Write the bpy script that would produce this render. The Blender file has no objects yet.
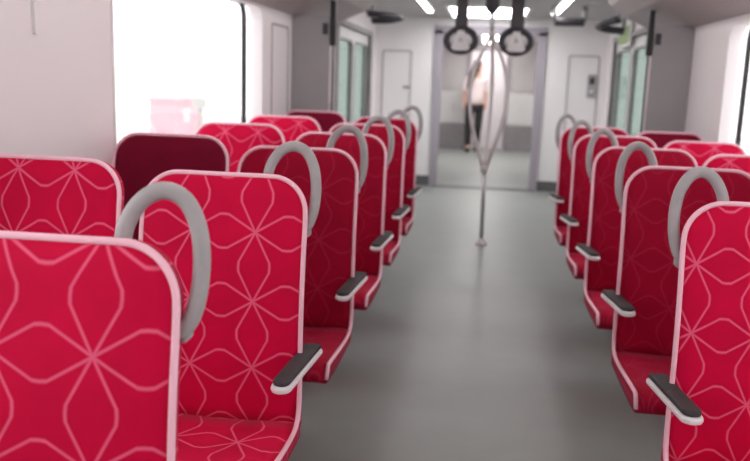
import bpy, bmesh, math, random
from mathutils import Vector, Matrix
random.seed(4)
SC = bpy.context.scene
COL = SC.collection
PI = math.pi

# ------------------------------------------------------------------ materials
def principled(name, col, rough=.5, metal=0., spec=.5, **kw):
    m = bpy.data.materials.new(name); m.use_nodes = True
    b = m.node_tree.nodes['Principled BSDF']
    b.inputs['Base Color'].default_value = (*col, 1)
    b.inputs['Roughness'].default_value = rough
    b.inputs['Metallic'].default_value = metal
    b.inputs['Specular IOR Level'].default_value = spec
    for k, v in kw.items():
        b.inputs[k].default_value = v
    return m

def noisy(name, col, col2, scale=6, rough=.5, rough2=None, bump=0., metal=0., spec=.5):
    m = principled(name, col, rough, metal, spec)
    nt = m.node_tree; N = nt.nodes; L = nt.links; b = N['Principled BSDF']
    tc = N.new('ShaderNodeTexCoord'); nz = N.new('ShaderNodeTexNoise')
    nz.inputs['Scale'].default_value = scale; nz.inputs['Detail'].default_value = 4
    L.new(tc.outputs['Object'], nz.inputs['Vector'])
    r = N.new('ShaderNodeValToRGB'); r.color_ramp.elements[0].position = .35; r.color_ramp.elements[1].position = .65
    r.color_ramp.elements[0].color = (*col, 1); r.color_ramp.elements[1].color = (*col2, 1)
    L.new(nz.outputs['Fac'], r.inputs['Fac']); L.new(r.outputs['Color'], b.inputs['Base Color'])
    if rough2 is not None:
        mr = N.new('ShaderNodeMapRange'); mr.inputs['To Min'].default_value = rough; mr.inputs['To Max'].default_value = rough2
        L.new(nz.outputs['Fac'], mr.inputs['Value']); L.new(mr.outputs['Result'], b.inputs['Roughness'])
    if bump:
        nb = N.new('ShaderNodeTexNoise'); nb.inputs['Scale'].default_value = scale * 40
        L.new(tc.outputs['Object'], nb.inputs['Vector'])
        bp = N.new('ShaderNodeBump'); bp.inputs['Strength'].default_value = bump; bp.inputs['Distance'].default_value = .002
        L.new(nb.outputs['Fac'], bp.inputs['Height']); L.new(bp.outputs['Normal'], b.inputs['Normal'])
    return m

def emission(name, col, strength):
    m = bpy.data.materials.new(name); m.use_nodes = True
    nt = m.node_tree; nt.nodes.clear()
    e = nt.nodes.new('ShaderNodeEmission'); o = nt.nodes.new('ShaderNodeOutputMaterial')
    e.inputs['Color'].default_value = (*col, 1); e.inputs['Strength'].default_value = strength
    nt.links.new(e.outputs[0], o.inputs[0]); return m

def glass(name, tint=(1, 1, 1), refl=.08):
    m = bpy.data.materials.new(name); m.use_nodes = True
    nt = m.node_tree; nt.nodes.clear(); N = nt.nodes; L = nt.links
    t = N.new('ShaderNodeBsdfTransparent'); t.inputs[0].default_value = (*tint, 1)
    g = N.new('ShaderNodeBsdfGlossy'); g.inputs['Roughness'].default_value = .03
    lw = N.new('ShaderNodeLayerWeight'); lw.inputs['Blend'].default_value = .25
    mm = N.new('ShaderNodeMath'); mm.operation = 'MULTIPLY_ADD'; mm.inputs[1].default_value = .35; mm.inputs[2].default_value = refl * .4
    L.new(lw.outputs['Fresnel'], mm.inputs[0])
    mx = N.new('ShaderNodeMixShader'); L.new(mm.outputs[0], mx.inputs[0]); L.new(t.outputs[0], mx.inputs[1]); L.new(g.outputs[0], mx.inputs[2])
    o = N.new('ShaderNodeOutputMaterial'); L.new(mx.outputs[0], o.inputs[0]); return m

def moquette(name, base, line, thick=.018, linefac=1., sheen=.16):
    """velvet seat cloth woven with a lattice of eight-line stars, from the UV map"""
    m = principled(name, base, .7, 0, .12)
    nt = m.node_tree; N = nt.nodes; L = nt.links; b = N['Principled BSDF']
    b.inputs['Sheen Weight'].default_value = sheen
    b.inputs['Sheen Roughness'].default_value = .45
    b.inputs['Sheen Tint'].default_value = (1, .25, .42, 1)
    uv = N.new('ShaderNodeUVMap'); sp = N.new('ShaderNodeSeparateXYZ'); L.new(uv.outputs[0], sp.inputs[0])
    def M(op, a, bb=None, c=None):
        n = N.new('ShaderNodeMath'); n.operation = op
        for i, v in enumerate((a, bb, c)):
            if v is None: continue
            if isinstance(v, (int, float)): n.inputs[i].default_value = v
            else: L.new(v, n.inputs[i])
        return n.outputs[0]
    def folded(s):  # distance to nearest node 0..0.5
        return M('ABSOLUTE', M('SUBTRACT', M('FRACT', M('ADD', s, 100.5)), .5))
    fu = folded(sp.outputs[0]); fv = folded(sp.outputs[1])
    def petal(across, along):
        w = M('MINIMUM', M('MULTIPLY', along, .56), M('ADD', M('MULTIPLY', along, .08), .205))
        return M('MULTIPLY', M('ABSOLUTE', M('SUBTRACT', across, w)), .88)
    # each petal exists only beside its own axis
    p1 = petal(fu, fv); p2 = petal(fv, fu)
    d = M('MINIMUM', p1, p2)
    # star knot at the node
    rad = M('SQRT', M('ADD', M('MULTIPLY', fu, fu), M('MULTIPLY', fv, fv)))
    d = M('MINIMUM', d, M('ADD', rad, -.012))
    mr = N.new('ShaderNodeMapRange'); mr.inputs['From Min'].default_value = thick * .35; mr.inputs['From Max'].default_value = thick * 1.25
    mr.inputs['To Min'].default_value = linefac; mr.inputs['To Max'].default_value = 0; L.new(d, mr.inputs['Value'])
    tc = N.new('ShaderNodeTexCoord'); nz = N.new('ShaderNodeTexNoise'); nz.inputs['Scale'].default_value = 9; nz.inputs['Detail'].default_value = 3
    L.new(tc.outputs['Object'], nz.inputs['Vector'])
    mb = N.new('ShaderNodeMix'); mb.data_type = 'RGBA'
    mb.inputs[6].default_value = (*[c * .82 for c in base], 1); mb.inputs[7].default_value = (*[min(1, c * 1.18) for c in base], 1)
    L.new(nz.outputs['Fac'], mb.inputs[0])
    mc = N.new('ShaderNodeMix'); mc.data_type = 'RGBA'; L.new(mr.outputs[0], mc.inputs[0])
    L.new(mb.outputs[2], mc.inputs[6]); mc.inputs[7].default_value = (*line, 1)
    L.new(mc.outputs[2], b.inputs['Base Color'])
    nb = N.new('ShaderNodeTexNoise'); nb.inputs['Scale'].default_value = 420; L.new(tc.outputs['Object'], nb.inputs['Vector'])
    bp = N.new('ShaderNodeBump'); bp.inputs['Strength'].default_value = .25; bp.inputs['Distance'].default_value = .001
    L.new(nb.outputs['Fac'], bp.inputs['Height']); L.new(bp.outputs['Normal'], b.inputs['Normal'])
    return m

M_ = {}
M_['cloth'] = moquette('moquette_red', (.59, .0006, .045), (.80, .115, .22))
M_['cloth_shaded'] = moquette('moquette_red_shaded', (.34, .0006, .024), (.52, .045, .11), linefac=.3)  # same red cloth with shade put into its colour: darker, star lines faded
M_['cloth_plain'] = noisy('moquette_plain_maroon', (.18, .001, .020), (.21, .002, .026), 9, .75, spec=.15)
M_['shell'] = noisy('shell_cloth_maroon', (.17, .002, .026), (.21, .004, .032), 8, .7, spec=.2)
M_['piping'] = principled('piping_pink', (.96, .55, .65), .5)
M_['handle'] = noisy('handle_grey', (.36, .335, .34), (.42, .39, .395), 14, .42)
M_['armpad'] = noisy('armrest_black', (.035, .03, .032), (.05, .044, .046), 20, .7)
M_['armbody'] = principled('armrest_pale', (.82, .76, .78), .4)
M_['floor'] = noisy('floor_vinyl', (.242, .258, .243), (.275, .290, .276), 3, .36, .5, .1)
M_['floor_dark'] = noisy('threshold_dark', (.10, .10, .10), (.13, .13, .128), 8, .5)
M_['wall'] = noisy('wall_panel', (.90, .835, .85), (.92, .86, .875), 1.5, .38, .5)
M_['white'] = noisy('white_panel', (.88, .84, .85), (.90, .87, .875), 2, .4)
M_['ceil'] = noisy('ceiling_panel', (.50, .475, .48), (.54, .51, .515), 2, .5)
M_['cove'] = noisy('cove_panel', (.42, .37, .37), (.46, .405, .405), 2, .5)
M_['screen'] = noisy('screen_grey', (.36, .35, .355), (.39, .38, .385), 2.5, .45)
M_['groove'] = principled('seam_grey', (.42, .39, .40), .6)
M_['black'] = principled('rubber_black', (.02, .02, .022), .5)
M_['dark'] = principled('dark_plastic', (.05, .045, .055), .5)
M_['steel'] = noisy('brushed_steel', (.55, .54, .54), (.62, .61, .61), 30, .28, metal=.9)
M_['steel_pale'] = principled('pale_pole', (.72, .66, .67), .35, .3)
M_['lavender'] = noisy('gangway_lilac', (.36, .325, .37), (.40, .36, .41), 2, .6)
M_['cab'] = noisy('cabinet_pale', (.58, .58, .565), (.62, .615, .60), 3, .45)
M_['cabdark'] = noisy('cabinet_dark_base', (.22, .205, .21), (.25, .235, .24), 4, .55)
M_['glass'] = glass('window_glass')
M_['glass_green'] = glass('door_glass', (.44, .50, .47))
M_['led'] = emission('led_strip', (1, .97, .96), 13)
M_['panel_light'] = emission('ceiling_light_panel', (1, .98, 1), 8)
M_['green'] = principled('green_sign', (.30, .40, .18), .5)
M_['sup'] = principled('support_grey', (.16, .16, .165), .5)
M_['skin'] = principled('skin', (.62, .36, .27), .5)
M_['hair'] = principled('hair_brown', (.05, .022, .016), .5)
M_['shirt'] = principled('shirt_pale', (.80, .68, .67), .8)
M_['trouser'] = principled('trouser_black', (.012, .011, .013), .8)
M_['ground'] = noisy('pale_paving', (.72, .70, .69), (.80, .78, .77), .6, .9)
M_['pinkwall'] = noisy('pink_render', (.78, .44, .48), (.82, .50, .54), 1, .9)
M_['outgrey'] = principled('outdoor_grey', (.45, .46, .44), .7)

# ------------------------------------------------------------------ helpers
def link(name, bm, mat, parent=None, smooth=False, bevel=0.):
    me = bpy.data.meshes.new(name)
    bmesh.ops.recalc_face_normals(bm, faces=bm.faces)
    bm.to_mesh(me); bm.free()
    mats = mat if isinstance(mat, (list, tuple)) else [mat]
    for k in mats: me.materials.append(M_[k])
    if smooth:
        for p in me.polygons: p.use_smooth = True
    o = bpy.data.objects.new(name, me); COL.objects.link(o)
    if parent: o.parent = parent
    if bevel:
        b = o.modifiers.new('bevel', 'BEVEL'); b.width = bevel; b.segments = 2; b.limit_method = 'ANGLE'
    return o

def tag(o, label, cat, group=None, kind=None):
    o['label'] = label; o['category'] = cat
    if group: o['group'] = group
    if kind: o['kind'] = kind
    return o

def thing(name, label, cat, loc=(0, 0, 0), group=None):
    o = bpy.data.objects.new(name, None); COL.objects.link(o); o.location = loc
    o.empty_display_size = .1
    return tag(o, label, cat, group)

def structure(name, bm, mat, parent=None, **kw):
    o = link(name, bm, mat, parent, **kw)
    if parent is None: o['kind'] = 'structure'
    return o

def box(bm, x0, x1, y0, y1, z0, z1):
    v = [bm.verts.new((x, y, z)) for x in (x0, x1) for y in (y0, y1) for z in (z0, z1)]
    for f in ((0, 1, 3, 2), (4, 6, 7, 5), (0, 4, 5, 1), (2, 3, 7, 6), (0, 2, 6, 4), (1, 5, 7, 3)):
        bm.faces.new([v[i] for i in f])
    return bm

def B(*a):
    bm = bmesh.new(); box(bm, *a); return bm

def tube(bm, pts, r, seg=10, cyc=False, flat=1.):
    """tube along pts (radius r, or list); flat scales one cross axis"""
    pts = [Vector(p) for p in pts]; n = len(pts); rings = []
    up0 = None
    for i, p in enumerate(pts):
        a = pts[i - 1] if (i or cyc) else p; c = pts[(i + 1) % n] if (i < n - 1 or cyc) else p
        t = (c - a).normalized()
        if up0 is None:
            up0 = Vector((0, 1, 0)) if abs(t.y) < .9 else Vector((1, 0, 0))
        s = t.cross(up0).normalized(); u = s.cross(t).normalized(); up0 = u
        rr = r[i] if isinstance(r, (list, tuple)) else r
        rings.append([bm.verts.new(p + (s * math.cos(k * 2 * PI / seg) + u * math.sin(k * 2 * PI / seg) * flat) * rr) for k in range(seg)])
    for i in range(n if cyc else n - 1):
        A, C = rings[i], rings[(i + 1) % n]
        for k in range(seg):
            bm.faces.new((A[k], A[(k + 1) % seg], C[(k + 1) % seg], C[k]))
    if not cyc:
        bm.faces.new(rings[0][::-1]); bm.faces.new(rings[-1])
    return bm

def smooth_path(pts, sub=5, cyc=False):
    P = [Vector(p) for p in pts]; n = len(P); out = []
    rng = range(n) if cyc else range(n - 1)
    for i in rng:
        p0 = P[(i - 1) % n] if (cyc or i) else P[0]; p1 = P[i]; p2 = P[(i + 1) % n]
        p3 = P[(i + 2) % n] if (cyc or i < n - 2) else P[-1]
        for k in range(sub):
            t = k / sub
            out.append(.5 * ((2 * p1) + (p2 - p0) * t + (2 * p0 - 5 * p1 + 4 * p2 - p3) * t * t + (3 * p1 - p0 - 3 * p2 + p3) * t ** 3))
    if not cyc: out.append(P[-1])
    return out

def lathe(bm, prof, cx=0, cy=0, seg=20):
    rings = [[bm.verts.new((cx + r * math.cos(k * 2 * PI / seg), cy + r * math.sin(k * 2 * PI / seg), z)) for k in range(seg)] for r, z in prof]
    for a, b in zip(rings, rings[1:]):
        for k in range(seg):
            bm.faces.new((a[k], a[(k + 1) % seg], b[(k + 1) % seg], b[k]))
    bm.faces.new(rings[0][::-1]); bm.faces.new(rings[-1]); return bm

def round_rect(a0, a1, b0, b1, r, seg=6):
    pts = []
    for (ca, cb, st) in ((a1 - r, b1 - r, 0), (a0 + r, b1 - r, 90), (a0 + r, b0 + r, 180), (a1 - r, b0 + r, 270)):
        for k in range(seg + 1):
            t = math.radians(st + 90 * k / seg)
            pts.append((ca + r * math.cos(t), cb + r * math.sin(t)))
    return pts

def ring_x(bm, x0, x1, outer, inner):
    """frame in the YZ plane between two loops of equal length, extruded x0..x1"""
    n = len(outer); V = {}
    for nm, lp in (('o', outer), ('i', inner)):
        for x in (0, 1):
            V[nm, x] = [bm.verts.new(((x0, x1)[x], a, b)) for a, b in lp]
    for k in range(n):
        j = (k + 1) % n
        for x in (0, 1): bm.faces.new((V['o', x][k], V['o', x][j], V['i', x][j], V['i', x][k]))
        for nm in 'oi': bm.faces.new((V[nm, 0][k], V[nm, 0][j], V[nm, 1][j], V[nm, 1][k]))
    return bm

def ring_y(bm, y0, y1, outer, inner):
    ring_x(bm, y0, y1, outer, inner)
    # (x=y, y=a, z=b) -> (a, y, b)
    for v in bm.verts: v.co = Vector((v.co.y, v.co.x, v.co.z))
    return bm

# ------------------------------------------------------------------ dimensions
WX = 1.45            # half width between the side walls
AL, AR = .462, .502  # aisle edges of the seat rows, left / right
PITCH = .8668; Y0 = 1.183
W = .45
CEIL = 2.15
YB = 10.5            # bulkhead with the gangway opening

# ------------------------------------------------------------------ car shell
bm = bmesh.new(); box(bm, -WX - .1, WX + .1, -2.6, YB + .12, -.06, 0)
structure('floor', bm, 'floor')
structure('trim_1', B(-.66, .66, YB - .10, YB + .12, .0, .006), 'floor_dark')
structure('floor_gangway', B(-.66, .66, YB + .12, 11.4, -.06, -.001), 'floor')
structure('floor_next_car', B(-WX, WX, 11.4, 19.2, -.06, 0), 'floor')

WINS = {-1: [(-1.2, 1.75), (3.03, 5.16)], 1: [(-1.2, 1.75), (3.03, 5.32)]}; WZ0, WTOP = .82, {-1: 1.782, 1: 1.745}
DY0, DY1, DZ1 = 7.75, 9.95, 1.86
def side_wall(s):
    WIN = WINS[s]; WZ1 = WTOP[s]
    bm = bmesh.new()
    xa, xb = (WX, WX + .09) if s > 0 else (-WX - .09, -WX)
    ys = [-2.6]
    for a, b in WIN:
        box(bm, xa, xb, ys[-1], a, 0, CEIL); box(bm, xa, xb, a, b, 0, WZ0); box(bm, xa, xb, a, b, WZ1, CEIL); ys.append(b)
    box(bm, xa, xb, ys[-1], DY0, 0, CEIL); box(bm, xa, xb, DY0, DY1, DZ1, CEIL); box(bm, xa, xb, DY1, YB + .12, 0, CEIL)
    return bm
for s, nm in ((-1, 'left'), (1, 'right')):
    structure('wall_' + nm, side_wall(s), 'wall')
    # skirting along the seats
    structure('baseboard_' + nm, B(*((WX - .02, WX - .001) if s > 0 else (-WX + .001, -WX + .02)), -2.5, 5.92, .001, .12), 'floor_dark')

n = 0
for s in (-1, 1):
    for (a, b) in WINS[s]:
        n += 1; WZ1 = WTOP[s]
        bm = bmesh.new(); X = s * WX
        # white frame with rounded inner corners, a little proud of the wall
        full = round_rect(a - .005, b + .005, WZ0 - .005, WZ1 + .005, .012)
        ring_x(bm, X - s * .004, X + s * .07, full, round_rect(a + .012, b - .012, WZ0 + .012, WZ1 - .012, .10))
        f = structure('window_%d' % n, bm, 'white')
        mull = b - .26
        g = link('window_gasket', ring_x(bmesh.new(), X + s * .035, X + s * .05,
                 round_rect(a + .005, mull + .03, WZ0 + .005, WZ1 - .002, .10),
                 round_rect(a + .018, mull - .025, WZ0 + .05, WZ1 - .012, .085)), 'black', f)
        link('pane', B(X + s * .055, X + s * .061, a, b, WZ0, WZ1), 'glass', f)

# inner lining of the wall between window and screen: a panel outline on each side
for i, s in enumerate((-1,)):
    bm = bmesh.new(); X = s * WX
    ring_x(bm, X - s * .006, X, round_rect(5.38, 5.84, .60, 1.70, .03), round_rect(5.395, 5.825, .615, 1.685, .025))
    structure('trim_%d' % (2 + i), bm, 'groove')
structure('trim_4', B(-WX, -WX + .012, 2.47, 2.495, 1.46, 1.58), 'white')

# coves between wall and ceiling, ceiling
prof = [(WX + .001, 1.79), (WX - .06, 1.80), (1.10, 1.93), (.98, 2.02), (.93, CEIL - .02), (.90, CEIL), (WX + .001, CEIL)]
for s, nm in ((-1, 'left'), (1, 'right')):
    bm = bmesh.new(); A = [bm.verts.new((s * x, -2.5, z)) for x, z in prof]; C_ = [bm.verts.new((s * x, 7.2, z)) for x, z in prof]
    bm.faces.new(A); bm.faces.new(C_)
    for k in range(len(prof)):
        bm.faces.new((A[k], A[(k + 1) % len(prof)], C_[(k + 1) % len(prof)], C_[k]))
    structure('trim_' + str(6 if s < 0 else 7), bm, 'cove')
structure('ceiling', B(-WX - .09, WX + .09, -2.6, YB + .12, CEIL, CEIL + .08), 'ceil')

# end bulkhead with the gangway opening
GX, GZ = .645, 1.98
bm = bmesh.new()
box(bm, -WX, -GX, YB, YB + .12, .0, CEIL); box(bm, GX, WX, YB, YB + .12, .0, CEIL); box(bm, -GX, GX, YB, YB + .12, GZ, CEIL)
structure('wall_end', bm, 'white')
structure('wall_back_added', B(-WX, WX, -2.6, -2.52, 0, CEIL), 'wall')  # unseen end wall, added to keep sky light out behind the camera
structure('baseboard_end', (lambda b_: (box(b_, -WX, -GX - .04, YB - .025, YB - .001, .001, .13), box(b_, GX + .04, WX, YB - .025, YB - .001, .001, .13), b_)[-1])(bmesh.new()), 'floor_dark')
bm = bmesh.new()
for s in (-1, 1):
    box(bm, s * GX - .05, s * GX + .05, YB - .03, YB + .1, 0, GZ)
box(bm, -GX - .05, GX + .05, YB - .03, YB + .1, GZ - .04, GZ + .06)
structure('trim_8', bm, 'lavender')
# locker outlines on the bulkhead
for i, s in enumerate((-1, 1)):
    bm = bmesh.new()
    ring_y(bm, YB - .012, YB, round_rect(min(s * .98, s * 1.36), max(s * .98, s * 1.36), .25, 1.72, .03), round_rect(min(s * .98, s * 1.36) + .014, max(s * .98, s * 1.36) - .014, .264, 1.706, .025))
    structure('trim_%d' % (9 + i), bm, 'groove')

# linear lights in the ceiling and the light panel before the gangway
for s, nm in ((-1, 'left'), (1, 'right')):
    t = thing('ceiling_light', 'long thin white light strip running along the %s side of the ceiling' % nm, 'light', (s * .70, 2.6, CEIL), 'linear ceiling lights')
    link('housing', B(-.05, .05, -4.6, 7.0, -.018, -.001), 'white', t)
    link('diffuser', B(-.028, .028, -4.55, 6.95, -.028, -.0185), 'led', t)
t = thing('ceiling_light_panel', 'wide bright light panel across the ceiling before the gangway', 'light', (-.04, 9.6, CEIL))
link('frame', B(-.46, .46, -.66, .66, -.015, -.001), 'white', t)
link('diffuser', B(-.42, .42, -.62, .62, -.025, -.0155), 'panel_light', t)

# exterior doors, two leaves per side
n = 0
for s in (-1, 1):
    bm = bmesh.new(); X = s * WX
    box(bm, X - .02, X + .03, DY0 - .06, DY0, 0, DZ1 + .05); box(bm, X - .02, X + .03, DY1, DY1 + .05, 0, DZ1 + .05); box(bm, X - .02, X + .03, DY0, DY1, DZ1, DZ1 + .05)
    structure('trim_%d' % (11 + (s > 0)), bm, 'groove')
    mid = (DY0 + DY1) / 2
    for a, b in ((DY0, mid), (mid, DY1)):
        n += 1
        bm = bmesh.new()
        full = round_rect(a + .004, b - .004, .004, DZ1 - .004, .004)
        ring_x(bm, X + s * .02, X + s * .06, full, round_rect(a + .07, b - .06, .62, 1.74, .08))
        d = structure('door_%d' % n, bm, 'white')
        link('door_gasket', ring_x(bmesh.new(), X + s * .012, X + s * .065, round_rect(a + .06, b - .05, .61, 1.75, .09), round_rect(a + .08, b - .07, .63, 1.73, .075)), 'groove', d)
        link('pane', B(X + s * .036, X + s * .042, a + .065, b - .055, .615, 1.745), 'glass_green', d)

# ------------------------------------------------------------------ seats
def half_w(z, zt, zb, R=.095):
    """half width of the backrest at height z"""
    w = W / 2
    if z > zt - R:
        q = (z - (zt - R)) / R
        w = W / 2 - R + R * math.sqrt(max(0, 1 - q * q))
    return w

def recline(z):
    # seat side is the front, -Y: gentle lumbar bulge, reclined towards the top
    q = (z - .45) / .65
    return .055 * q ** 1.6 * (1 if q > 0 else 0) - .018 * math.sin(PI * min(1, max(0, q))) if q > 0 else 0.

def back_mesh(zt, zb, y_front, y_back, puff, inset=0., nu=14):
    """upright padded slab: front face at y_front, back at y_back"""
    bm = bmesh.new(); R = .095
    zs = [zb + (zt - R - zb) * i / 12 for i in range(12)] + [zt - R + R * math.sin(k * PI / 2 / 9) for k in range(10)]
    rows = []
    for z in zs:
        w = max(half_w(z, zt, zb) - inset, .02); ed = min(1., (zt - z) / .05); eb = min(1., (z - zb) / .05 + .15)
        ev = math.sqrt(max(0, min(ed, eb)))
        lp = []
        for k in range(nu + 1):
            u = -1 + 2 * k / nu; lp.append((u * w, y_front - puff * (1 - abs(u) ** 6) * ev * (.75 + .25 * ev)))
        for k in range(nu + 1):
            u = 1 - 2 * k / nu; lp.append((u * w, y_back))
        yy = recline(z)
        rows.append([bm.verts.new((x, y + yy, z)) for x, y in lp])
    m = len(rows[0])
    for a, b in zip(rows, rows[1:]):
        for k in range(m): bm.faces.new((a[k], a[(k + 1) % m], b[(k + 1) % m], b[k]))
    bm.faces.new(rows[0][::-1]); bm.faces.new(rows[-1]); return bm

def cushion_mesh():
    """seat pan cushion: cross sections stacked from back to front"""
    bm = bmesh.new(); rows = []
    prof = [(.02, .428, .358), (-.08, .424, .356), (-.2, .426, .356), (-.32, .434, .358), (-.41, .444, .362), (-.455, .441, .368), (-.478, .428, .376), (-.488, .408, .386)]
    for y, zt, zb in prof:
        lp = []
        for k in range(13):
            u = -1 + 2 * k / 12
            lp.append((u * W / 2, zt - .012 * abs(u) ** 8 - .012 * (1 - u * u) * (1 if y > -.4 else .4)))
        for k in range(13):
            u = 1 - 2 * k / 12
            lp.append((u * (W / 2 - .004), zb))
        rows.append([bm.verts.new((x, y, z)) for x, z in lp])
    m = len(rows[0])
    for a, b in zip(rows, rows[1:]):
        for k in range(m): bm.faces.new((a[k], a[(k + 1) % m], b[(k + 1) % m], b[k]))
    bm.faces.new(rows[0][::-1]); bm.faces.new(rows[-1]); return bm

def set_uv(o, fn):
    me = o.data; uv = me.uv_layers.new(name='UVMap')
    for lp in me.loops:
        uv.data[lp.index].uv = fn(me.vertices[lp.vertex_index].co)

def make_seat(name, label, x, y, side, zt, cloth, group, node=(.128, .757), pitch=(.175, .184), aisle=True, dz=0., hx=0.):
    """side=-1: left rows (aisle edge at +x), side=+1: right rows. x is the aisle-side edge."""
    e = -side                                     # direction from the seat centre to its aisle edge
    t = thing(name, label, 'seat', (x - e * W / 2, y, 0), group)
    xn = e * (W / 2 - node[0]); zn = node[1]; a, b = pitch
    f = lambda co: ((co.x - xn) / a, (co.z - zn) / b)
    br = link('backrest', back_mesh(zt, .40, -.012, .022, .016), cloth, t, smooth=True); set_uv(br, f)
    link('back_shell', back_mesh(zt - .018, .372, .0225, .058, -.0, inset=.022), 'shell', t, smooth=False)
    cu = link('seat_cushion', cushion_mesh(), cloth, t, smooth=True); set_uv(cu, lambda co: ((co.x - xn) / a, (co.y + .16) / b))
    # piping: front lower corner, back along the pan edge, up and over the backrest
    half = [(W / 2, -.487, .392), (W / 2 + .002, -.474, .432), (W / 2 + .002, -.44, .436), (W / 2 + .002, -.3, .425), (W / 2 + .002, -.12, .415), (W / 2 + .002, -.035, .435), (W / 2 + .002, -.012 + recline(.53), .53)]
    R = .095; z = .60
    while z < zt - R: half.append((W / 2 + .002, -.012 + recline(z), z)); z += .09
    for k in range(0, 7):
        an = k * PI / 2 / 6; zz = zt - R + R * math.sin(an); half.append((W / 2 - R + R * math.cos(an) + .001, -.012 + recline(zz), zz + .001))
    half.append((.06, -.012 + recline(zt), zt + .001)); path = half + [(-p[0], p[1], p[2]) for p in reversed(half)]
    pm = bmesh.new(); tube(pm, smooth_path(path, 3), .0068, 8)
    link('piping', pm, 'piping', t, smooth=True)
    if aisle:
        E_ = W / 2
        hp = [(-.105, 1.02), (-.108, 1.07), (-.100, 1.115), (-.075, 1.152), (-.040, 1.168), (-.005, 1.155), (.018, 1.115), (.027, 1.06), (.024, 1.005), (.012, .965), (-.006, .945)]
        pts = smooth_path([(e * (E_ + (p if side < 0 or p > 0 else p * .84) - .006 + hx), .022 + recline(z + dz) * .8, z + dz - .0) for p, z in hp], 4)
        bm = bmesh.new(); tube(bm, pts, .0145, 12, flat=.85)
        h = link('grab_handle', bm, 'handle', t, smooth=True)
        bm = bmesh.new(); box(bm, *sorted((e * (E_ - .02), e * (E_ + .006))), .02 + recline(.95), .06 + recline(.95), .925 + dz, .965 + dz)
        link('bracket', bm, 'handle', h, bevel=.005)
        # armrest: pale tray with a black pad
        A0 = Vector((e * (E_ + .024), .06, .612)); A1 = Vector((e * (E_ - .006), -.225, .598 if side < 0 else .622))
        d = (A1 - A0); s_ = Vector((d.y, -d.x, 0)).normalized(); up = Vector((0, 0, 1))
        def bar(w, z0, z1, l0, l1):
            bm = bmesh.new(); pts2 = []
            for k in range(9):
                an = PI * k / 8; pts2.append((l1 * d.length - w + w * math.sin(an) + 0, w * math.cos(an)))
            base = [(l0 * d.length, w)] + [(p, q) for p, q in pts2] + [(l0 * d.length, -w)]
            dn = d.normalized(); lo = [bm.verts.new(A0 + dn * p + s_ * q + up * z0) for p, q in base]; hi = [bm.verts.new(A0 + dn * p + s_ * q + up * z1) for p, q in base]
            bm.faces.new(lo); bm.faces.new(hi)
            for k in range(len(lo)): bm.faces.new((lo[k], lo[(k + 1) % len(lo)], hi[(k + 1) % len(lo)], hi[k]))
            return bm
        ar = link('armrest', bar(.0265, -.017, .0, 0, 1.0), 'armbody', t, bevel=.006)
        link('armrest_pad', bar(.0225, .0, .014, .01, .975), 'armpad', ar, bevel=.005)
    return t

# (row, cloth) for each aisle seat; a row's height differences come from the photograph
ordn = ['nearest', 'second', 'third', 'fourth', 'fifth', 'sixth']
LROW = [('cloth', 'crimson aisle seat filling the lower left corner, nearest of the left row'),
        ('cloth', 'crimson star patterned aisle seat with pale armrest, second of the left row'),
        ('cloth_shaded', 'red aisle seat darkened for shade, with faint stars, third from the camera in the left row'),
        ('cloth_shaded', 'red aisle seat, fourth from the camera in the left row'),
        ('cloth_shaded', 'red aisle seat, fifth from the camera in the left row'),
        ('cloth_shaded', 'red aisle seat at the far end of the left row, beside the white bulkhead')]
for k, (cl, lab) in enumerate(LROW):
    node = (.125, .912) if k == 0 else (.128, .757)
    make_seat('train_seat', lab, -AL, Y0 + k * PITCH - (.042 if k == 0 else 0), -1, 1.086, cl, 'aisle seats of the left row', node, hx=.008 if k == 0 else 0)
RROW = [('cloth', 'crimson star patterned aisle seat at the right edge, nearest of the right row'),
        ('cloth_shaded', 'red aisle seat darkened for shade, with faint stars, second from the camera in the right row'),
        ('cloth_shaded', 'red aisle seat darkened for shade, third from the camera in the right row'),
        ('cloth_shaded', 'red aisle seat, fourth from the camera in the right row'),
        ('cloth_shaded', 'red aisle seat at the far end of the right row, beside the white bulkhead')]
for k, (cl, lab) in enumerate(RROW):
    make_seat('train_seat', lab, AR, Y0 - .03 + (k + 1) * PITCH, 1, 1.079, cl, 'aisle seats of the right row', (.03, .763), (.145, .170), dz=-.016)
LWIN = [(1, 'cloth', 'bright red star patterned window seat at the left edge under the pale wall panel'),
        (2, 'cloth_plain', 'plain dark maroon window seat with pink piping, in front of the bright left window'),
        (3, 'cloth', 'bright red window seat on the left, just behind the plain maroon one'),
        (4, 'cloth', 'bright red window seat on the left, between another bright one and the last maroon one'),
        (5, 'cloth_plain', 'plain dark maroon window seat against the grey screen on the left')]
for k, cl, lab in LWIN:
    make_seat('train_seat', lab, -AL - (.522 if k == 1 else .498), Y0 + k * PITCH, -1, 1.106 if k == 1 else 1.114, cl, 'window seats on the left', (.128, 1.079), (.165, .184), aisle=False)
RWIN = [(3, 'cloth', 'bright red window seat cut by the right edge of the picture'),
        (4, 'cloth', 'bright red window seat on the right, in front of the pale wall panel'),
        (5, 'cloth_plain', 'plain dark maroon window seat against the grey screen on the right')]
for k, cl, lab in RWIN:
    make_seat('train_seat', lab, AR + .470, Y0 - .03 + k * PITCH, 1, 1.066, cl, 'window seats on the right', (.115, 1.04), (.165, .184), aisle=False)

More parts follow.
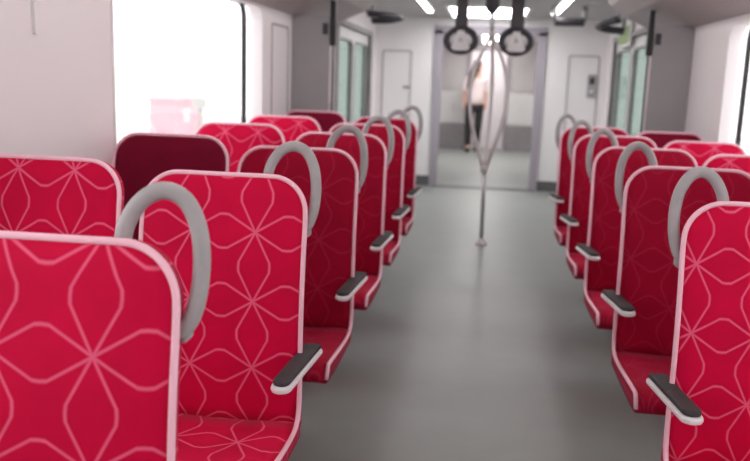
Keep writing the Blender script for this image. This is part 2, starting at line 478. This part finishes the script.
# cantilevered support under each pair of seats
def support(side, y, lab):
    t = thing('seat_support', lab, 'seat frame', (side * (WX - .02), y, 0), 'wall mounted seat frames')
    L_ = .86
    x0, x1 = sorted((0, -side * L_))
    bm = bmesh.new(); box(bm, x0, x1, -.14, -.06, .29, .352); link('beam', bm, 'sup', t, bevel=.01)
    bm = bmesh.new(); xc = -side * .35; box(bm, xc - .03, xc + .03, -.13, -.07, 0, .29); link('leg', bm, 'sup', t, bevel=.006)
for k in range(6): support(-1, Y0 + k * PITCH, 'dark grey metal frame under the %s pair of seats on the left' % ordn[k])
for k in range(1, 6): support(1, Y0 - .03 + k * PITCH, 'dark grey metal frame under the %s pair of seats on the right' % ordn[k - 1])

# ------------------------------------------------------------------ draught screens
for s, nm in ((-1, 'left'), (1, 'right')):
    t = thing('draught_screen', 'tall grey screen panel behind the last seats on the %s' % nm, 'screen', (s * WX, 5.96 if s < 0 else 6.2, 0), 'draught screens at the vestibule')
    x0, x1 = sorted((-s * .002, -s * .285)); link('panel', B(x0, x1, 0, .035, .0, 1.80), 'screen', t, bevel=.006)
    x0, x1 = sorted((-s * .2855, -s * .302)); link('edge_bar', B(x0, x1, .0, .03, .0, 1.58), 'steel_pale', t)
    bm = bmesh.new(); box(bm, *sorted((-s * .286, -s * .325)), -.005, .035, 1.581, 1.90); box(bm, *sorted((-s * .3025, -s * .312)), -.0, .03, 0, 1.58)
    link('edge_seal', bm, 'black', t)
    x0, x1 = sorted((-s * .23, -s * .27)); link('plate', B(x0, x1, -.006, 0, 1.66, 1.74), 'dark', t)
t = thing('exit_sign', 'pale green sign above the right hand exterior door', 'sign', (WX - .03, 9.1, 1.85))
link('plate', B(-.01, .01, -.35, .35, -.06, .14), 'green', t)
link('sign_frame', ring_x(bmesh.new(), -.016, .012, round_rect(-.37, .37, -.08, .16, .03), round_rect(-.345, .345, -.055, .135, .02)), 'white', t)

# intercom by the right door
t = thing('intercom_unit', 'small dark intercom box on the wall beside the right door', 'intercom', (1.28, YB, 1.35))
link('housing', B(-.05, .05, -.04, -.001, -.14, .14), 'screen', t, bevel=.008)
link('speaker_grille', B(-.03, .03, -.046, -.0405, .02, .10), 'dark', t)
link('button', B(-.015, .015, -.048, -.0405, -.08, -.05), 'white', t)
t = thing('locker_latch', 'small dark latch on the white bulkhead left of the gangway', 'latch', (-1.03, YB, 1.26))
link('plate', B(-.05, .05, -.02, -.001, -.018, .018), 'screen', t, bevel=.004)

# ------------------------------------------------------------------ vestibule pole with three branches
PY = 6.77
t = thing('grab_pole', 'steel floor to ceiling pole in the aisle splitting into curved branches', 'pole', (0.02, PY, 0))
bm = bmesh.new(); lathe(bm, [(.055, 0), (.055, .012), (.035, .02), (.03, .05), (.021, .055)]); link('floor_flange', bm, 'steel_pale', t, smooth=True)
bm = bmesh.new(); tube(bm, [(0, 0, .05), (-.008, 0, .66)], .017, 12); link('lower_tube', bm, 'steel', t, smooth=True)
for k in range(3):
    an = math.radians(90 + 120 * k) if False else math.radians([182, -2, 80][k]); c, s_ = math.cos(an), math.sin(an)
    rr = [(.010, .62), (.03, .70), (.075, .85), (.125, 1.02), (.15, 1.18), (.148, 1.32), (.115, 1.48), (.06, 1.62), (.02, 1.70), (.01, 1.76)]
    bm = bmesh.new(); tube(bm, smooth_path([(-.01 + r * c, r * s_, z) for r, z in rr], 4), .0155, 10)
    link('branch', bm, 'steel_pale', t, smooth=True)
bm = bmesh.new(); tube(bm, [(-.012, 0, 1.70), (-.02, 0, 2.0)], .017, 12); link('upper_tube', bm, 'steel', t, smooth=True)
for z in (.64, 1.74):
    bm = bmesh.new(); lathe(bm, [(.022, z - .03), (.031, z - .02), (.031, z + .02), (.022, z + .03)], -.01); link('collar', bm, 'steel_pale', t, smooth=True)
bm = bmesh.new(); lathe(bm, [(.02, 1.90), (.045, 1.925), (.058, 1.96), (.06, CEIL - .001)], -.02); link('ceiling_mount', bm, 'dark', t, smooth=True)

# ------------------------------------------------------------------ hanging straps and ceiling loops
def strap(x, y, lab, w=.05):
    t = thing('strap_hanger', lab, 'strap', (x, y, CEIL), 'strap hangers before the gangway')
    link('ceiling_clip', B(-.07, .07, -.03, .03, -.03, -.001), 'dark', t)
    bm = bmesh.new(); box(bm, -w, w, -.006, .006, -.33, -.03)
    for v in bm.verts:
        if v.co.z < -.3: v.co.x *= 1.15
    link('strap', bm, 'screen_dark', t)
    bm = bmesh.new(); tube(bm, smooth_path([(.13 * math.cos(a) , 0, -.43 + .10 * math.sin(a)) for a in [k * PI / 6 for k in range(12)]], 3, True), .030, 10, True)
    link('holder_ring', bm, 'dark', t, smooth=True)
    bm = bmesh.new()
    tri = [(-.028, -.345), (.028, -.345), (.085, -.50), (.06, -.522), (-.06, -.522), (-.085, -.50)]
    tin = [(-.006, -.395), (.006, -.395), (.022, -.44), (.02, -.445), (-.02, -.445), (-.022, -.44)]
    ring_y(bm, -.034, -.012, tri, tin)
    link('handle', bm, 'white', t, bevel=.004)
M_['screen_dark'] = principled('strap_webbing', (.10, .09, .095), .7)
strap(-.265, 7.5, 'dark strap with a white triangular handle, left of the pole top')
strap(.228, 7.5, 'dark strap with a white triangular handle, right of the pole top', .055)

def loop(x, y, z, pts, lab, r=.03):
    t = thing('ceiling_grab_loop', lab, 'grab rail', (x, y, z), 'dark rails under the ceiling')
    bm = bmesh.new(); tube(bm, smooth_path(pts, 5), r, 10); link('rail', bm, 'dark', t, smooth=True)
    for p in (pts[0], pts[-1]):
        bm = bmesh.new(); tube(bm, [p, (p[0], p[1], CEIL - z - .001)], r * .6, 8); link('post', bm, 'screen', t, smooth=True)
loop(-1.05, 8.2, 1.95, [(-.14, -.25, .02), (.02, -.22, .01), (.14, -.10, 0), (.14, .06, 0), (.02, .14, -.015), (-.15, .16, -.02)], 'dark bent rail under the ceiling at the left, above the exterior door')
loop(.80, 8.8, 1.995, [(-.15, 0, 0), (-.05, 0, 0), (.05, 0, 0), (.15, 0, 0)], 'short straight dark rail under the ceiling, right of the gangway', .042)
loop(1.12, 8.2, 1.91, [(.04, -.35, .05), (-.08, -.2, .02), (-.10, -.05, 0), (0, 0, -.02), (.14, .02, -.03)], 'dark hooked rail under the ceiling at the right, above the exterior door', .034)

# ------------------------------------------------------------------ gangway and next car
bm = bmesh.new()
for k in range(8):
    y = YB + .13 + k * .1
    for s in (-1, 1):
        box(bm, *sorted((s * (GX + .02 + .03 * (k % 2)), s * (GX + .12))), y, y + .1, 0, 2.05)
    box(bm, -GX - .12, GX + .12, y, y + .1, 2.0 + .03 * (k % 2), 2.1)
structure('wall_gangway', bm, 'lavender')
bm = bmesh.new(); GY = 11.45
box(bm, -WX, -.72, GY, GY + .1, 0, CEIL); box(bm, .72, WX, GY, GY + .1, 0, CEIL); box(bm, -.72, .72, GY, GY + .1, 2.0, CEIL)
structure('wall_next_car_front', bm, 'lavender')
for s, nm in ((-1, 'left'), (1, 'right')):
    bm = bmesh.new(); xa, xb = sorted((s * WX, s * (WX + .09)))
    box(bm, xa, xb, 11.4, 12.6, 0, CEIL); box(bm, xa, xb, 12.6, 15.4, 0, .82); box(bm, xa, xb, 12.6, 15.4, 1.7, CEIL); box(bm, xa, xb, 15.4, 19.2, 0, CEIL)
    structure('wall_next_car_' + nm, bm, 'wall')
structure('ceiling_next_car', B(-WX - .09, WX + .09, 11.4, 19.3, CEIL, CEIL + .08), 'ceil')
structure('wall_next_car_end', B(-WX, WX, 19.2, 19.3, 0, CEIL), 'white')
t = thing('ceiling_light', 'bright ceiling light seen inside the far car through the gangway', 'light', (0, 14.5, CEIL), 'linear ceiling lights')
link('housing', B(-.16, .16, -2.4, 2.4, -.018, -.001), 'white', t)
link('diffuser', B(-.13, .13, -2.35, 2.35, -.03, -.0185), 'led', t)
for s, nm, xa, xb in ((-1, 'left', -.96, -.44), (1, 'right', .42, 1.0)):
    xm = (xa + xb) / 2; w = (xb - xa) / 2
    t = thing('equipment_cabinet', 'pale cabinet on a dark grey base in the far car, %s of the standing person' % nm, 'cabinet', (xm, 16.75, 0), 'cabinets in the far car')
    link('base', B(-w - .03, w + .03, -.2, .3, 0, .50), 'cabdark', t)
    link('body', B(-w, w, -.16, .28, .501, 1.15), 'cab', t, bevel=.02)
    link('door', B(-w + .05, w - .05, -.172, -.1605, .56, 1.10), 'cab', t)
    bm = bmesh.new(); tube(bm, [(-.04 * s, -.19, .78), (-.04 * s, -.19, .9)], .01, 8); link('door_handle', bm, 'steel', t)
# partition behind the cabinets
structure('wall_partition', B(-WX, WX, 17.1, 17.18, 0, CEIL), 'ceil')
bm = bmesh.new(); box(bm, -.36, .36, 17.06, 17.099, 0, 1.98)
d = structure('door_5', bm, 'wall'); link('door_frame', ring_y(bmesh.new(), 17.05, 17.099, round_rect(-.42, .42, -.01, 2.03, .01), round_rect(-.361, .361, -.005, 1.981, .01)), 'lavender', d)

# ------------------------------------------------------------------ person in the far car
def skin(name, verts, edges, radii, mat, parent=None, root=0, sub=1):
    me = bpy.data.meshes.new(name); me.from_pydata(verts, edges, []); o = bpy.data.objects.new(name, me); COL.objects.link(o)
    me.materials.append(M_[mat])
    m = o.modifiers.new('skin', 'SKIN'); m.use_smooth_shade = True
    for i, r in enumerate(radii):
        sv = me.skin_vertices[0].data[i]; sv.radius = r if isinstance(r, tuple) else (r, r); sv.use_root = (i == root)
    s = o.modifiers.new('sub', 'SUBSURF'); s.levels = sub; s.render_levels = 2
    if parent: o.parent = parent
    return o
px, py = -.23, 16.15
V = [(0, 0, .94), (0, -.01, 1.12), (0, 0, 1.30), (.02, 0, 1.44), (.03, -.01, 1.53), (.035, -.02, 1.62), (.04, -.025, 1.72),   # 0-6 spine, head
     (.17, 0, 1.40), (.21, .02, 1.14), (.20, -.06, .90), (.20, -.08, .82),      # 7-10 right side arm
     (-.17, 0, 1.40), (-.21, .02, 1.14), (-.20, -.07, .90), (-.20, -.09, .82),  # 11-14
     (.09, 0, .86), (.08, -.06, .48), (.07, .10, .10), (.07, .02, .035),       # 15-18 leg
     (-.09, 0, .86), (-.10, .02, .48), (-.10, -.06, .09), (-.10, -.17, .03)]   # 19-22
E = [(0, 1), (1, 2), (2, 3), (3, 4), (4, 5), (5, 6), (3, 7), (7, 8), (8, 9), (9, 10), (3, 11), (11, 12), (12, 13), (13, 14), (0, 15), (15, 16), (16, 17), (17, 18), (0, 19), (19, 20), (20, 21), (21, 22)]
Rr = [(.14, .10), (.12, .09), (.14, .10), (.09, .07), .05, .085, .075, .055, .042, .032, .03, .055, .042, .032, .03, .085, .06, .042, .035, .085, .06, .042, .035]
person = tag(bpy.data.objects.new('person', None), 'person with dark hair, pale top and black trousers standing in the far car', 'person')
COL.objects.link(person); person.location = (px, py, 0)
body = skin('body', V, E, Rr, 'skin', person)
skin('shirt', [(0, 0, .88) if i == 0 else V[i] for i in (0, 1, 2, 3, 7, 8, 11, 12)] , [(0, 1), (1, 2), (2, 3), (3, 4), (4, 5), (3, 6), (6, 7)], [(.21, .14), (.18, .13), (.18, .12), (.105, .085), .075, .065, .075, .065], 'shirt', person)
skin('trousers', [V[i] for i in (0, 15, 16, 17, 19, 20, 21)], [(0, 1), (1, 2), (2, 3), (0, 4), (4, 5), (5, 6)], [(.15, .11), .10, .074, .058, .10, .074, .058], 'trouser', person)
skin('hair', [(.04, .01, 1.77), (.01, -.02, 1.70), (-.04, -.09, 1.55), (-.10, -.15, 1.38), (-.12, -.17, 1.2)], [(0, 1), (1, 2), (2, 3), (3, 4)], [(.085, .07), (.10, .08), (.085, .07), (.07, .045), (.05, .035)], 'hair', person)
for s in (-1, 1):
    bm = bmesh.new(); bmesh.ops.create_uvsphere(bm, u_segments=8, v_segments=6, radius=.012); bmesh.ops.translate(bm, verts=bm.verts, vec=(.035 + s * .03, -.105, 1.665)); link('eye', bm, 'dark', person)
    k = 18 if s > 0 else 22
    bm = bmesh.new(); bmesh.ops.create_uvsphere(bm, u_segments=12, v_segments=8, radius=1)
    for v in bm.verts: v.co = Vector((v.co.x * .048, v.co.y * .13, max(-.04, v.co.z * .045))) + Vector((V[k][0], V[k][1] + .0, .041))
    link('shoe', bm, 'trouser', person, smooth=True)
bm = bmesh.new(); bmesh.ops.create_cone(bm, segments=8, radius1=.016, radius2=.004, depth=.035, cap_ends=True); bmesh.ops.translate(bm, verts=bm.verts, vec=(.035, -.115, 1.64)); link('nose', bm, 'skin', person)

# ------------------------------------------------------------------ outside
structure('ground', (lambda b_: (box(b_, -40, -WX - .5, -25, 45, -1.1, -1.0), box(b_, WX + .5, 40, -25, 45, -1.1, -1.0), b_)[-1])(bmesh.new()), 'ground')
t = thing('station_building', 'small pale pink building faint in the glare of the left window', 'building', (-12.5, 29.7, -1.0))
link('wall', B(.2, 1.2, -1.1, 1.1, 0, 1.3), 'pinkwall', t)
bm = bmesh.new(); box(bm, .0, 1.4, -1.25, 1.25, 1.3, 1.42); link('roof', bm, 'pinkwall', t)
link('window', B(1.19, 1.22, -.3, .3, 0.5, 1.0), 'ground', t)
t = thing('platform_post', 'thin grey post outside the left window', 'post', (-7.0, 19.3, -1.0))
bm = bmesh.new(); tube(bm, [(0, 0, 0), (0, 0, 1.5)], .09, 10); link('shaft', bm, 'outgrey', t)
link('head', B(-.15, .15, -.1, .1, 1.5, 1.75), 'outgrey', t)

# ------------------------------------------------------------------ world, camera
w = bpy.data.worlds.new('World'); SC.world = w; w.use_nodes = True
bg = w.node_tree.nodes['Background']; bg.inputs[0].default_value = (1, .985, 1.0, 1); bg.inputs[1].default_value = 2.9

F, YAW, PIT, ROLL, H = 805.9154, .1309, -.1862, .0334, 1.3537
cam = bpy.data.cameras.new('camera'); co = bpy.data.objects.new('camera', cam); COL.objects.link(co)
cam.sensor_fit = 'HORIZONTAL'; cam.sensor_width = 36; cam.lens = F * 36 / 750
cam.clip_start = .05; cam.clip_end = 200
fwd = Vector((-math.sin(YAW) * math.cos(PIT), math.cos(YAW) * math.cos(PIT), math.sin(PIT)))
right = Vector((math.cos(YAW), math.sin(YAW), 0)); up = right.cross(fwd)
c, s = math.cos(ROLL), math.sin(ROLL)
r2 = right * c + up * s; u2 = up * c - right * s
co.matrix_world = Matrix(((r2.x, u2.x, -fwd.x, 0), (r2.y, u2.y, -fwd.y, 0), (r2.z, u2.z, -fwd.z, H), (0, 0, 0, 1)))
cam.dof.use_dof = True; cam.dof.focus_distance = 1.85; cam.dof.aperture_fstop = cam.lens / 1000 / .012
SC.camera = co
SC.view_settings.view_transform = 'Standard'; SC.view_settings.look = 'None'
SC.view_settings.exposure = 0.; SC.view_settings.gamma = 1.; SC.view_settings.use_curve_mapping = False
